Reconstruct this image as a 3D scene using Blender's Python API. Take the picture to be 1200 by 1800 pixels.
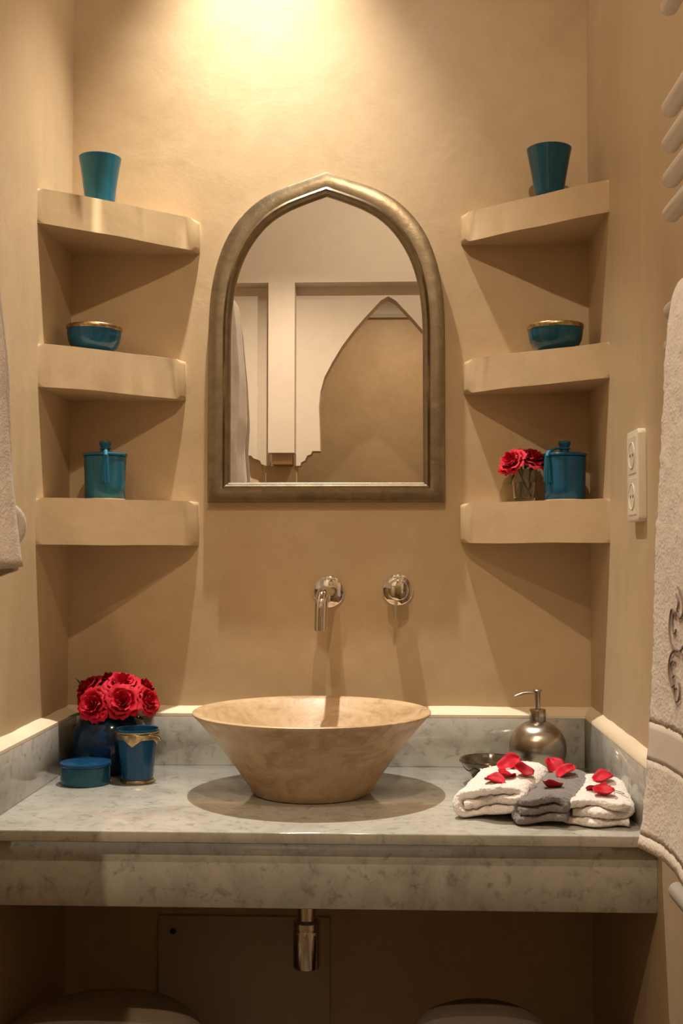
import bpy, bmesh, math, random
from mathutils import Vector, Matrix, Euler, noise
random.seed(7)
for o in list(bpy.data.objects): bpy.data.objects.remove(o)
SC = bpy.context.scene
COL = SC.collection
PI = math.pi

# ------------------------------------------------------------------ camera, world, lights, exposure
cam_d = bpy.data.cameras.new('camera')
cam = bpy.data.objects.new('camera', cam_d); COL.objects.link(cam)
cam_d.sensor_fit = 'VERTICAL'; cam_d.sensor_height = 24.0
cam_d.lens = 2038.23 / 1800 * 24.0
cam_d.clip_start = 0.02
YAW, PITCH, ROLL = 0.0386, 0.0359, 0.0009
fw = Vector((-math.sin(YAW)*math.cos(PITCH), math.cos(YAW)*math.cos(PITCH), math.sin(PITCH)))
rt = Vector((math.cos(YAW), math.sin(YAW), 0)); up = rt.cross(fw)
rt, up = rt*math.cos(ROLL)+up*math.sin(ROLL), -rt*math.sin(ROLL)+up*math.cos(ROLL)
M = Matrix((rt, up, -fw)).transposed().to_4x4()
M.translation = Vector((0.11866, -2.3375, 1.2405))
cam.matrix_world = M
SC.camera = cam

w = bpy.data.worlds.new('world'); SC.world = w; w.use_nodes = True
w.node_tree.nodes['Background'].inputs[0].default_value = (0.02, 0.015, 0.01, 1)
w.node_tree.nodes['Background'].inputs[1].default_value = 0.3

CEIL = 2.93
WARM = (1.0, 0.78, 0.54)
HALOGEN = (1.0, 0.93, 0.80)
SHOWER = (0.13, -3.75, CEIL-0.02)
LAMPS = {   # the ceiling downlights: position, power, cone in degrees, edge softness
    'basin': ((-0.135, -0.185, CEIL-0.02), 215, 66, 1.0),
    'basin_spill': ((-0.135, -0.185, CEIL-0.02), 8, 150, 0.7),    # the same lamp's wide spill round its beam
    'room':  ((0.13, -1.72, CEIL-0.02), 58, 84, 1.0),
}
LAMPS['alcove'] = (SHOWER, 42, 150, 0.8)
LAMPS['entry_fill'] = ((-0.30, -2.28, CEIL-0.02), 122, 128, 0.9)  # added fill with no known fitting, brightens the hanging towel and robe
LAMPS['arcade_fill'] = ((0.20, -1.98, CEIL-0.02), 28, 142, 0.5)  # added fill with no known fitting, lifts the white rear wall in the mirror
for nm, (loc, power, cone, soft) in LAMPS.items():
    ld = bpy.data.lights.new('downlight_' + nm, 'SPOT')
    ld.energy = power; ld.color = HALOGEN if nm.startswith('basin') else WARM; ld.spot_size = math.radians(cone); ld.spot_blend = soft
    ld.shadow_soft_size = 0.018
    lo = bpy.data.objects.new('downlight_' + nm, ld); COL.objects.link(lo)
    lo.location = loc
    if nm == 'arcade_fill':      # swivelled towards the rear wall
        lo.rotation_euler = (math.radians(-38), 0, math.radians(-8))
    if nm == 'room':        # swivelled towards the mirror
        lo.rotation_euler = (math.radians(46), 0, 0)

SC.view_settings.view_transform = 'Standard'
SC.view_settings.look = 'None'
SC.view_settings.exposure = -0.14
SC.view_settings.gamma = 1.0
SC.view_settings.use_curve_mapping = False

# ------------------------------------------------------------------ materials
class NT:
    def __init__(s, name):
        s.m = bpy.data.materials.new(name); s.m.use_nodes = True
        s.t = s.m.node_tree; s.b = s.t.nodes['Principled BSDF']
        s.tc = None
    def n(s, typ, **kw):
        nd = s.t.nodes.new(typ)
        for k, v in kw.items():
            if k in nd.inputs: nd.inputs[k].default_value = v
            else: setattr(nd, k, v)
        return nd
    def l(s, a, b): s.t.links.new(a, b)
    def coord(s, scale=(1, 1, 1)):
        if not s.tc: s.tc = s.n('ShaderNodeTexCoord')
        mp = s.n('ShaderNodeMapping'); mp.inputs['Scale'].default_value = scale
        s.l(s.tc.outputs['Object'], mp.inputs['Vector']); return mp.outputs[0]
    def noise(s, scale, detail=4, rough=.55, dist=0, sc=(1, 1, 1)):
        nd = s.n('ShaderNodeTexNoise'); nd.inputs['Scale'].default_value = scale
        nd.inputs['Detail'].default_value = detail; nd.inputs['Roughness'].default_value = rough
        nd.inputs['Distortion'].default_value = dist
        s.l(s.coord(sc), nd.inputs['Vector']); return nd.outputs['Fac']
    def ramp(s, fac, stops):
        r = s.n('ShaderNodeValToRGB'); e = r.color_ramp.elements
        while len(e) < len(stops): e.new(.5)
        for el, (p, c) in zip(e, stops):
            el.position = p; el.color = (*c, 1) if len(c) == 3 else c
        s.l(fac, r.inputs[0]); return r.outputs[0]
    def mix(s, fac, a, b, mode='MIX'):
        r = s.n('ShaderNodeMix', data_type='RGBA', blend_type=mode)
        for i, v in ((0, fac), (6, a), (7, b)):
            if isinstance(v, (int, float)): r.inputs[i].default_value = v
            elif isinstance(v, tuple): r.inputs[i].default_value = (*v, 1)
            else: s.l(v, r.inputs[i])
        return r.outputs[2]
    def bump(s, h, strength=.3, dist=.01, prev=None):
        b = s.n('ShaderNodeBump'); b.inputs['Strength'].default_value = strength
        b.inputs['Distance'].default_value = dist
        s.l(h, b.inputs['Height'])
        if prev: s.l(prev, b.inputs['Normal'])
        s.l(b.outputs[0], s.b.inputs['Normal']); return b.outputs[0]
    def set(s, **kw):
        for k, v in kw.items():
            k = k.replace('_', ' ')
            if hasattr(v, 'is_linked') or hasattr(v, 'links'): s.l(v, s.b.inputs[k])
            else: s.b.inputs[k].default_value = (*v, 1) if isinstance(v, tuple) else v
        return s

MAT = {}
def plaster(name, dark, light, rough, bump=.25, streak=(1, 1, 1)):
    t = NT(name)
    a = t.noise(2.6, 5, .6, .4, streak); b = t.noise(22, 4, .6, .2, streak)
    mx = t.mix(.3, a, b)
    t.set(Base_Color=t.ramp(mx, [(.36, dark), (.64, light)]))
    rr = t.ramp(a, [(.3, (rough-.08,)*3), (.7, (rough+.1,)*3)]); t.l(rr, t.b.inputs['Roughness'])
    p = t.bump(t.noise(7, 4, .55, .5), bump, .012)
    t.bump(t.noise(130, 3, .6), .09, .002, p)
    MAT[name] = t.m
plaster('tadelakt', (.455, .325, .185), (.545, .408, .25), .42, .11)
plaster('tadelakt_side', (.455, .33, .195), (.535, .405, .255), .48, .18, (1, 1, .25))
plaster('white_plaster', (.66, .61, .555), (.72, .67, .615), .6, .12)
plaster('ledge_plaster', (.70, .58, .42), (.77, .66, .50), .5, .2)
plaster('floor_cement', (.07, .05, .035), (.10, .075, .055), .35, .1)

t = NT('marble')
vein = t.noise(9, 8, .68, 1.6, (1, 1, .8)); cloud = t.noise(3.2, 4, .6, .6); speck = t.noise(46, 4, .7, .4)
v = t.ramp(vein, [(.30, (.20, .195, .175)), (.43, (.38, .37, .335)), (.56, (.48, .465, .42))])
c = t.mix(.5, v, t.ramp(cloud, [(.35, (.34, .335, .305)), (.65, (.49, .47, .425))]))
c = t.mix(1, c, t.ramp(speck, [(.30, (.62, .62, .62)), (.46, (1, 1, 1))]), 'MULTIPLY')
t.set(Base_Color=c, Roughness=.09, Specular_IOR_Level=.85)
MAT['marble'] = t.m

t = NT('travertine')
a = t.noise(11, 7, .65, 1.2, (1, 1, 2.2)); b = t.noise(60, 4, .6, .3)
c = t.ramp(a, [(.34, (.33, .20, .10)), (.48, (.50, .345, .20)), (.66, (.58, .43, .27))])
c = t.mix(.25, c, t.ramp(b, [(.35, (.38, .25, .13)), (.6, (.60, .45, .285))]))
t.set(Base_Color=c, Roughness=.42); t.bump(t.noise(38, 5, .7, .6), .22, .004); MAT['travertine'] = t.m

def glaze(name, dark, light, rough=.12):
    t = NT(name)
    c = t.ramp(t.noise(16, 5, .6, 1.0, (1, 1, .35)), [(.33, dark), (.66, light)])
    t.set(Base_Color=c, Roughness=rough, Specular_IOR_Level=.32, Coat_Weight=.08, Coat_Roughness=.06)
    t.bump(t.noise(30, 2, .5), .06, .004); MAT[name] = t.m
glaze('teal_glaze', (.006, .06, .13), (.014, .105, .20))
glaze('teal_glaze_pale', (.010, .085, .145), (.025, .145, .215))
glaze('blue_glaze', (.002, .015, .045), (.005, .03, .075))
glaze('blue_glaze_mid', (.006, .045, .115), (.012, .075, .17))
glaze('teal_glaze_green', (.005, .05, .085), (.012, .085, .135))

def flat(name, col, rough=.5, **kw):
    t = NT(name); t.set(Base_Color=col, Roughness=rough, **kw); MAT[name] = t.m; return t
flat('chrome', (.80, .78, .75), .05, Metallic=1.0)
flat('mirror_glass', (.90, .89, .87), .0, Metallic=1.0)
flat('white_enamel', (.80, .77, .73), .22)
flat('socket_plastic', (.74, .66, .54), .32)
flat('dark_hole', (.02, .015, .012), .8)
flat('panel_paint', (.50, .44, .36), .55)
flat('thread', (.006, .13, .24), .6)
flat('stem_green', (.06, .12, .025), .5)
flat('leaf_green', (.035, .085, .02), .45)
flat('embroidery', (.27, .21, .20), .8)
flat('lamp_ring', (.75, .72, .68), .25, Metallic=.6)
t = flat('water', (1, 1, 1), .0, Transmission_Weight=1.0, IOR=1.33)
t = flat('clear_glass', (1, 1, 1), .0, Transmission_Weight=1.0, IOR=1.45)
t = NT('bulb'); t.set(Base_Color=(1, .9, .7), Emission_Color=(1, .78, .5), Emission_Strength=12.0); MAT['bulb'] = t.m

t = NT('brushed_steel')
t.set(Base_Color=(.40, .355, .295), Metallic=1.0, Roughness=.27)
t.b.inputs['Anisotropic'].default_value = .6; MAT['brushed_steel'] = t.m
t = NT('aged_nickel')
c = t.ramp(t.noise(34, 5, .65, .6), [(.3, (.235, .19, .125)), (.7, (.36, .295, .205))])
t.set(Base_Color=c, Metallic=1.0, Roughness=.33)
p = t.bump(t.noise(70, 3, .5), .12, .003); t.bump(t.noise(420, 2, .6), .10, .001, p); MAT['aged_nickel'] = t.m
t = NT('gilt_metal')
t.set(Base_Color=t.ramp(t.noise(90, 4, .6, .5), [(.35, (.30, .20, .09)), (.65, (.62, .48, .27))]), Metallic=1.0, Roughness=.33)
t.bump(t.noise(160, 3, .6), .25, .002); MAT['gilt_metal'] = t.m
t = NT('brown_lustre')
t.set(Base_Color=t.ramp(t.noise(40, 4, .6, .8, (1, 1, 3)), [(.35, (.055, .040, .026)), (.7, (.15, .115, .075))]), Metallic=.55, Roughness=.16, Coat_Weight=.5, Coat_Roughness=.05)
MAT['brown_lustre'] = t.m

def terry(name, col, scale=230, strength=.35):
    t = NT(name)
    vo = t.n('ShaderNodeTexVoronoi'); vo.inputs['Scale'].default_value = scale
    t.l(t.coord(), vo.inputs['Vector'])
    n1 = t.noise(scale*1.7, 3, .6); n2 = t.noise(38, 4, .6, .5)
    h = t.mix(.5, vo.outputs['Distance'], n1)
    c = t.mix(1, col, t.ramp(n2, [(.3, (.86, .85, .85)), (.7, (1, 1, 1))]), 'MULTIPLY')
    t.set(Base_Color=c, Roughness=.95, Sheen_Weight=.35, Sheen_Roughness=.5)
    p = t.bump(h, strength, .004); t.bump(n2, .25, .008, p); MAT[name] = t.m
terry('terry_white', (.92, .86, .83))
terry('terry_grey', (.20, .18, .18), 190, .8)
terry('terry_small', (.86, .80, .77), 190, .7)
terry('robe_cloth', (.80, .74, .70), 320, .2)
t = NT('woven_band')
wv = t.n('ShaderNodeTexWave', wave_type='BANDS', bands_direction='Z'); wv.inputs['Scale'].default_value = 190; wv.inputs['Distortion'].default_value = 1.5
t.l(t.coord((1, .8, 1)), wv.inputs['Vector'])
t.set(Base_Color=(.85, .79, .76), Roughness=.9, Sheen_Weight=.2); t.bump(wv.outputs['Fac'], .15, .002); MAT['woven_band'] = t.m
def petal_mat(name, dark, light):
    t = NT(name)
    t.set(Base_Color=t.ramp(t.noise(60, 4, .6, .6), [(.3, dark), (.7, light)]), Roughness=.6, Specular_IOR_Level=.3, Subsurface_Weight=.05)
    t.b.inputs['Subsurface Radius'].default_value = (.01, .002, .002)
    t.bump(t.noise(140, 3, .6), .2, .003); MAT[name] = t.m
petal_mat('rose_red', (.42, .002, .014), (.60, .004, .03))
petal_mat('rose_deep', (.28, .0015, .010), (.42, .003, .018))
t = NT('stool_leather')
t.set(Base_Color=t.ramp(t.noise(6, 4, .6), [(.3, (.27, .20, .145)), (.7, (.33, .25, .185))]), Roughness=.45)
t.bump(t.noise(120, 3, .6), .15, .003); MAT['stool_leather'] = t.m
t = NT('stool_suede')
t.set(Base_Color=t.ramp(t.noise(9, 4, .6), [(.3, (.15, .11, .09)), (.7, (.19, .14, .115))]), Roughness=.6)
t.bump(t.noise(150, 3, .6), .15, .003); MAT['stool_suede'] = t.m

# ------------------------------------------------------------------ builders
def link(name, me, parent=None):
    o = bpy.data.objects.new(name, me); COL.objects.link(o)
    if parent: o.parent = parent
    return o
def fin(bm, name, mat, parent=None, smooth=True, angle=38, loc=None):
    bmesh.ops.recalc_face_normals(bm, faces=bm.faces)
    me = bpy.data.meshes.new(name); bm.to_mesh(me); bm.free()
    me.materials.append(MAT[mat] if isinstance(mat, str) else mat)
    if smooth:
        for p in me.polygons: p.use_smooth = True
        me.set_sharp_from_angle(angle=math.radians(angle))
    o = link(name, me, parent)
    if loc: o.location = loc
    return o
def tag(o, label=None, cat=None, group=None, kind=None):
    for k, v in (('label', label), ('category', cat), ('group', group), ('kind', kind)):
        if v: o[k] = v
    return o
def thing(name, label, cat, loc=(0, 0, 0), rot=(0, 0, 0), group=None):
    o = link(name, None); o.location = loc; o.rotation_euler = rot
    o.empty_display_size = .03
    return tag(o, label, cat, group)
def add_box(bm, x0, x1, y0, y1, z0, z1):
    vs = [bm.verts.new((x, y, z)) for x in (x0, x1) for y in (y0, y1) for z in (z0, z1)]
    for f in ((0, 1, 3, 2), (4, 6, 7, 5), (0, 4, 5, 1), (2, 3, 7, 6), (0, 2, 6, 4), (1, 5, 7, 3)):
        bm.faces.new([vs[i] for i in f])
    return vs
def box(name, b, mat, parent=None, bev=0, seg=2):
    bm = bmesh.new(); add_box(bm, *b)
    if bev: bmesh.ops.bevel(bm, geom=bm.edges[:], offset=bev, segments=seg, affect='EDGES', profile=.5)
    return fin(bm, name, mat, parent, smooth=bool(bev), angle=50)
def prism(bm, pts, axis, a, b):
    """closed outline pts (2D) extruded along axis between a and b"""
    def v(p, h):
        if axis == 'Z': return (p[0], p[1], h)
        if axis == 'Y': return (p[0], h, p[1])
        return (h, p[0], p[1])
    lo = [bm.verts.new(v(p, a)) for p in pts]; hi = [bm.verts.new(v(p, b)) for p in pts]
    n = len(pts)
    for i in range(n): bm.faces.new((lo[i], lo[(i+1) % n], hi[(i+1) % n], hi[i]))
    bm.faces.new(lo[::-1]); bm.faces.new(hi)
def lathe(bm, prof, seg=48, center=(0, 0), squash=(1, 1)):
    rings = []
    for r, z in prof:
        if r < 1e-5: rings.append([bm.verts.new((center[0], center[1], z))])
        else: rings.append([bm.verts.new((center[0]+squash[0]*r*math.cos(2*PI*i/seg), center[1]+squash[1]*r*math.sin(2*PI*i/seg), z)) for i in range(seg)])
    for a, b in zip(rings, rings[1:]):
        for i in range(seg):
            j = (i+1) % seg
            if len(a) == 1 and len(b) == 1: continue
            if len(a) == 1: bm.faces.new((a[0], b[i], b[j]))
            elif len(b) == 1: bm.faces.new((a[i], a[j], b[0]))
            else: bm.faces.new((a[i], a[j], b[j], b[i]))
def lathe_obj(name, prof, mat, parent=None, seg=48, angle=38):
    bm = bmesh.new(); lathe(bm, prof, seg); return fin(bm, name, mat, parent, angle=angle)
def tube(bm, pts, rad, seg=12, cap=True):
    pts = [Vector(p) for p in pts]; n = len(pts)
    rads = rad if isinstance(rad, (list, tuple)) else [rad]*n
    t0 = (pts[1]-pts[0]).normalized()
    ref = Vector((0, 0, 1)) if abs(t0.z) < .9 else Vector((1, 0, 0))
    nrm = (ref - t0*ref.dot(t0)).normalized(); rings = []
    for i, p in enumerate(pts):
        tg = (pts[min(i+1, n-1)] - pts[max(i-1, 0)]).normalized()
        nrm = (nrm - tg*nrm.dot(tg)).normalized(); bn = tg.cross(nrm)
        rings.append([bm.verts.new(p + (nrm*math.cos(2*PI*k/seg) + bn*math.sin(2*PI*k/seg))*rads[i]) for k in range(seg)])
    for a, b in zip(rings, rings[1:]):
        for k in range(seg): bm.faces.new((a[k], a[(k+1) % seg], b[(k+1) % seg], b[k]))
    if cap: bm.faces.new(rings[0][::-1]); bm.faces.new(rings[-1])
def tube_obj(name, pts, rad, mat, parent=None, seg=12):
    bm = bmesh.new(); tube(bm, pts, rad, seg); return fin(bm, name, mat, parent)
def bez(p0, p1, p2, p3, n=10):
    P = [Vector(p) for p in (p0, p1, p2, p3)]; out = []
    for i in range(n+1):
        t = i/n; s = 1-t
        out.append(P[0]*s**3 + P[1]*3*s*s*t + P[2]*3*s*t*t + P[3]*t**3)
    return out
def wobble(bm, amp, freq, seed=0):
    for v in bm.verts:
        q = v.co*freq + Vector((seed*7.3, seed*3.1, seed*1.7))
        v.co += noise.noise_vector(q)*amp
def crom(pts, n):
    """resample a polyline smoothly to n points by arc length"""
    P = [Vector((*p, 0)) if len(p) == 2 else Vector(p) for p in pts]
    d = [0]
    for a, b in zip(P, P[1:]): d.append(d[-1] + (b-a).length)
    out = []; k = 0
    for i in range(n):
        s = d[-1]*i/(n-1)
        while k < len(P)-2 and d[k+1] < s: k += 1
        f = (s-d[k])/max(1e-9, d[k+1]-d[k])
        p0, p1, p2, p3 = P[max(k-1, 0)], P[k], P[k+1], P[min(k+2, len(P)-1)]
        m1 = (p2-p0)*.5 if k > 0 else p2-p1
        m2 = (p3-p1)*.5 if k+2 < len(P) else p2-p1
        f2, f3 = f*f, f*f*f
        out.append(p1*(2*f3-3*f2+1) + m1*(f3-2*f2+f) + p2*(-2*f3+3*f2) + m2*(f3-f2))
    return out
def struct(o): o['kind'] = 'structure'; return o

# ------------------------------------------------------------------ the room
XL, XR = -0.526, 0.526
CT = 0.82                      # top of the marble counter
REAR = -3.0
T = .10
struct(box('wall_back', (XL-T, XR+T, 0, T, 0, CEIL), 'tadelakt'))
struct(box('wall_left', (XL-T, XL, -1.95, 0, 0, CEIL), 'tadelakt_side'))
struct(box('wall_right', (XR, XR+T, -4.4, 0, 0, CEIL), 'tadelakt_side'))
struct(box('wall_left_return', (-1.2, XL-T, -1.95, -1.85, 0, CEIL), 'tadelakt'))
struct(box('wall_left_rear', (-1.3, -1.2, -4.4, -1.85, 0, CEIL), 'tadelakt_side'))
struct(box('floor', (-1.3, XR+T, -4.5, T, -.08, 0), 'floor_cement'))
struct(box('ceiling', (-1.3, XR+T, -4.5, T, CEIL, CEIL+.08), 'white_plaster'))

# rear wall: white arcade in two layers with a tan wall behind the pointed arch
struct(box('wall_rear', (-1.2, XR, -4.5, -4.4, 0, CEIL), 'tadelakt'))
bm = bmesh.new()
add_box(bm, -1.2, XR, -3.10, REAR, 2.495, CEIL)
prism(bm, [(-.426, 1.705), (-.304, 1.705), (-.304, 2.495), (-.426, 2.495)], 'Y', -3.10, REAR)
struct(fin(bm, 'trim_1', 'white_plaster', smooth=False))
# right panel with the pointed arch cut out, stepped corbel at its foot
half = [(0, 2.45), (.035, 2.43), (.114, 2.345), (.165, 2.285), (.219, 2.212), (.262, 2.14), (.299, 2.07), (.318, 2.0), (.325, 1.93), (.320, 1.80), (.318, 1.721)]
ac = .128
pts = [(-.304, CEIL-.01), (-.304, 1.652), (-.285, 1.652), (-.28, 1.668), (-.262, 1.678), (-.252, 1.70), (-.235, 1.706), (-.228, 1.721)]
pts += [(ac-p[0], p[1]) for p in half[::-1]]
pts += [(ac+p[0], p[1]) for p in half[1:]]
pts += [(XR, 1.721), (XR, CEIL-.01)]
bm = bmesh.new(); prism(bm, pts, 'Y', -3.20, -3.10)
struct(fin(bm, 'trim_2', 'white_plaster', smooth=False))
pts = [(-1.2, CEIL-.01), (-1.2, 1.72), (-.56, 1.72), (-.55, 1.705), (-.515, 1.70), (-.505, 1.688), (-.475, 1.678), (-.466, 1.66), (-.445, 1.652), (-.426, 1.652), (-.426, CEIL-.01)]
bm = bmesh.new(); prism(bm, pts, 'Y', -3.20, -3.10)
struct(fin(bm, 'trim_3', 'white_plaster', smooth=False))
struct(box('trim_4', (-.41, -.32, -3.16, -3.03, 1.655, 1.705), 'tadelakt'))
struct(box('trim_5', (-.45, -.30, -3.20, -3.12, 0, 1.652), 'tadelakt_side'))
struct(box('trim_6', (-1.2, -.47, -3.20, -3.16, 0, 1.72), 'ledge_plaster'))
struct(box('trim_7', (-1.2, XR, -4.40, -4.385, 2.632, CEIL), 'white_plaster'))
struct(box('trim_8', (-1.2, XR, -4.40, -4.38, 2.612, 2.632), 'panel_paint'))

# plaster fillets on top of the marble splash
def ledge(name, A, B, n, d, z0, z1):
    """sloped strip from A to B along the wall, d = depth towards n"""
    bm = bmesh.new(); N = 40; rows = []
    for i in range(N+1):
        f = i/N; p = Vector(A).lerp(Vector(B), f)
        wv = noise.noise(Vector((f*9, z1, d*50)))*.0022
        rows.append([bm.verts.new((p.x, p.y, z0-.004)), bm.verts.new((p.x+n[0]*d, p.y+n[1]*d, z0-.004)),
                     bm.verts.new((p.x+n[0]*d, p.y+n[1]*d, z0+.0015)), bm.verts.new((p.x+n[0]*d*.5, p.y+n[1]*d*.5, (z0+z1)/2+.002+wv*.5)),
                     bm.verts.new((p.x, p.y, z1+wv))])
    for a, b in zip(rows, rows[1:]):
        for k in range(5): bm.faces.new((a[k], a[(k+1) % 5], b[(k+1) % 5], b[k]))
    bm.faces.new(rows[0]); bm.faces.new(rows[-1][::-1])
    return struct(fin(bm, name, 'ledge_plaster', angle=60))
SPL = CT + .0971
ledge('trim_9', (XL, 0, 0), (XR, 0, 0), (0, -1), .0287, SPL+.004, SPL+.0182)
ledge('trim_10', (XL, 0, 0), (XL, -.5766, 0), (1, 0), .0259, SPL+.004, SPL+.0156)
ledge('trim_11', (XR, 0, 0), (XR, -.5766, 0), (-1, 0), .0179, SPL+.004, SPL+.0200)

# ------------------------------------------------------------------ marble counter
ct = thing('marble_counter', 'grey veined marble washstand counter with deep front apron, set between the walls', 'counter', (0, 0, 0))
box('countertop', (XL, XR, -.5766, 0, CT-.018, CT), 'marble', ct, .0022, 2)
box('apron', (XL, XR, -.5575, -.5375, CT-.1197, CT-.018), 'marble', ct, .001, 1)
for bx_, lb in (((XL+.0259, XR-.0179, -.0287, 0, CT, SPL), 'long grey marble upstand behind the basin'),
                ((XL, XL+.0259, -.5766, 0, CT, SPL), 'grey marble upstand against the left wall'),
                ((XR-.0179, XR, -.5766, 0, CT, SPL), 'grey marble upstand against the right wall beside the folded towels')):
    tag(box('marble_upstand', bx_, 'marble', None, .001, 1), lb, 'upstand', 'marble upstands round the counter')

# ------------------------------------------------------------------ plaster corner shelves
def shelf(side, zt, th, depth, back, seed, label, bulge=.004):
    """corner shelf: depth along the side wall, back along the back wall; side -1 left, +1 right"""
    X0 = XL if side < 0 else XR
    s = -side
    pts = [(-.010, .010), (back, .010), (back+.002, -.010), (back-.004, -.026)]
    a = Vector((back-.004, -.026)); b = Vector((0, -depth)); nn = Vector((b.y-a.y, -(b.x-a.x))).normalized()
    if nn.dot(Vector((1, -1))) < 0: nn = -nn
    N = 26
    for i in range(1, N+2):
        f = i/N; p = a.lerp(b, f) + nn*bulge*max(0, math.sin(PI*f))**.8
        pts.append((p.x, p.y))
    bm = bmesh.new()
    prism(bm, [(X0+s*x, y) for x, y in pts], 'Z', zt-th, zt)
    ed = [e for e in bm.edges if any(abs(v.co.y) > .02 for v in e.verts) and not all(abs(v.co.x-X0) < 1e-4 for v in e.verts) and abs(e.verts[0].co.z-e.verts[1].co.z) < 1e-5]
    bmesh.ops.bevel(bm, geom=ed, offset=.009, segments=3, affect='EDGES', profile=.5)
    for v in bm.verts:
        q = v.co*9 + Vector((seed*5.1, seed, 0))
        d = noise.noise_vector(q)
        if v.co.y < -.005: v.co.y += d.y*.0020
        v.co.z += d.z*.0022
        if abs(v.co.x-X0) > .01: v.co.x += d.x*.0020
    o = fin(bm, 'corner_shelf', 'tadelakt', angle=55)
    return tag(o, label, 'shelf', 'plaster corner shelves')
shelf(-1, 1.918, .066, .236, .264, 1, 'top left plaster corner shelf under the paler blue tumbler')
shelf(-1, 1.631, .080, .222, .236, 2, 'middle left plaster corner shelf holding a blue bowl')
shelf(-1, 1.344, .087, .226, .264, 3, 'bottom left plaster corner shelf holding only a lidded blue jar')
shelf(1, 1.925, .060, .222, .254, 4, 'top right plaster corner shelf under the darker blue tumbler')
shelf(1, 1.628, .066, .214, .250, 5, 'middle right plaster corner shelf holding a blue bowl')
shelf(1, 1.3415, .080, .208, .256, 6, 'bottom right plaster corner shelf with roses in a glass and a jar')

# ------------------------------------------------------------------ pointed-arch mirror
mr = thing('arched_mirror', 'wall mirror with pointed arch in a broad aged metal frame', 'mirror', (-.002, 0, 1.344))
out_h = [(0, .670), (.046, .6535), (.092, .6375), (.130, .6180), (.160, .5940), (.186, .5640), (.2050, .5320), (.2190, .4960), (.2290, .4570), (.2355, .4150), (.2382, .3700), (.2388, .327)]
in_h = [(0, .6215), (.040, .6075), (.080, .5905), (.113, .5690), (.138, .5430), (.158, .5130), (.1735, .4790), (.1845, .4400), (.1905, .4000), (.1935, .3600), (.194, .327)]
NA = 26
oa = [(p.x, p.y) for p in crom(out_h, NA)]; ia = [(p.x, p.y) for p in crom(in_h, NA)]
oa += [(.2388, .327*(1-k/6)) for k in range(1, 7)]
ia += [(.1940, .327 + (.0395-.327)*k/6) for k in range(1, 7)]
def both(h): return h + [(-x, z) for x, z in h[::-1][:-1]]
OL, IL = both(oa), both(ia)
sect = [(0, 0), (0, .015), (.04, .0195), (.10, .0205), (.40, .0225), (.66, .0205), (.70, .0215), (.73, .0275), (.80, .0300), (.87, .0285), (.91, .0245), (.93, .0225), (.96, .0215), (1.0, .0165), (1.0, .008)]
bm = bmesh.new(); rings = []
for s, h in sect:
    rings.append([bm.verts.new((a[0]+(b[0]-a[0])*s, -h, a[1]+(b[1]-a[1])*s)) for a, b in zip(OL, IL)])
n = len(OL)
for a, b in zip(rings, rings[1:]):
    for i in range(n): bm.faces.new((a[i], a[(i+1) % n], b[(i+1) % n], b[i]))
fin(bm, 'frame', 'aged_nickel', mr, angle=30)
bm = bmesh.new(); prism(bm, [(x*1.008, z) for x, z in IL], 'Y', -.006, -.011)
fin(bm, 'mirror_glass', 'mirror_glass', mr, smooth=False)

# ------------------------------------------------------------------ stone vessel basin
bs = thing('vessel_basin', 'beige travertine vessel basin standing on the marble counter', 'basin', (-.0128, -.2797, CT))
h = .1427
lathe_obj('bowl', [(0, 0), (.098, 0), (.1045, .003), (.112, .016), (.132, .045), (.158, .080), (.184, .112), (.2035, .134), (.2095, h-.003), (.2102, h), (.2085, h+.0012), (.196, h+.0005), (.190, h-.004), (.170, .112), (.140, .075), (.105, .042), (.07, .026), (.024, .022), (.024, .02), (0, .02)], 'travertine', bs, 96)
lathe_obj('drain', [(0, .0235), (.017, .0235), (.022, .0225), (.023, .0205)], 'chrome', bs, 32)

# ------------------------------------------------------------------ wall tap
sp = thing('wall_spout', 'chrome wall spout with round rosette above the basin', 'tap', (.003, 0, 1.164))
def disc(name, r, d, parent, mat='chrome', bev=.003):
    bm = bmesh.new(); lathe(bm, [(0, 0), (r, 0), (r, d-bev), (r-bev*.4, d-bev*.3), (r-bev, d), (0, d)], 48)
    bmesh.ops.rotate(bm, verts=bm.verts[:], cent=(0, 0, 0), matrix=Matrix.Rotation(PI/2, 3, 'X'))
    return fin(bm, name, mat, parent, angle=30)
disc('escutcheon', .0322, .0095, sp)
tube_obj('spout', [(.004, -.006, .001), (.001, -.06, .001), (-.004, -.105, .0005)] + [(-.004-.0065*math.sin(a)*.6, -.105-.028*math.sin(a), .0005-.028*(1-math.cos(a))) for a in [PI/2*k/10 for k in range(1, 11)]] + [(-.0085, -.133, -.045), (-.009, -.133, -.0665)], .0128, 'chrome', sp, 28)
tube_obj('aerator', [(-.009, -.133, -.066), (-.009, -.133, -.0695)], .0118, 'chrome', sp, 28)
tube_obj('set_screw', [(.0135, -.0092, -.016), (.0135, -.012, -.016)], .0048, 'brushed_steel', sp, 16)
kn = thing('wall_mixer', 'round chrome mixer knob with thin pin lever, beside the spout', 'tap', (.1418, 0, 1.1677))
disc('escutcheon', .0318, .0085, kn)
k = disc('knob', .0207, .047, kn, bev=.0015)
k.location = (.0, -.008, .0015)
tube_obj('lever', [(-.003, -.044, -.014), (-.0048, -.045, -.030), (-.0075, -.046, -.0585)], [.0036, .0034, .0034], 'chrome', kn, 14)

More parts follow.
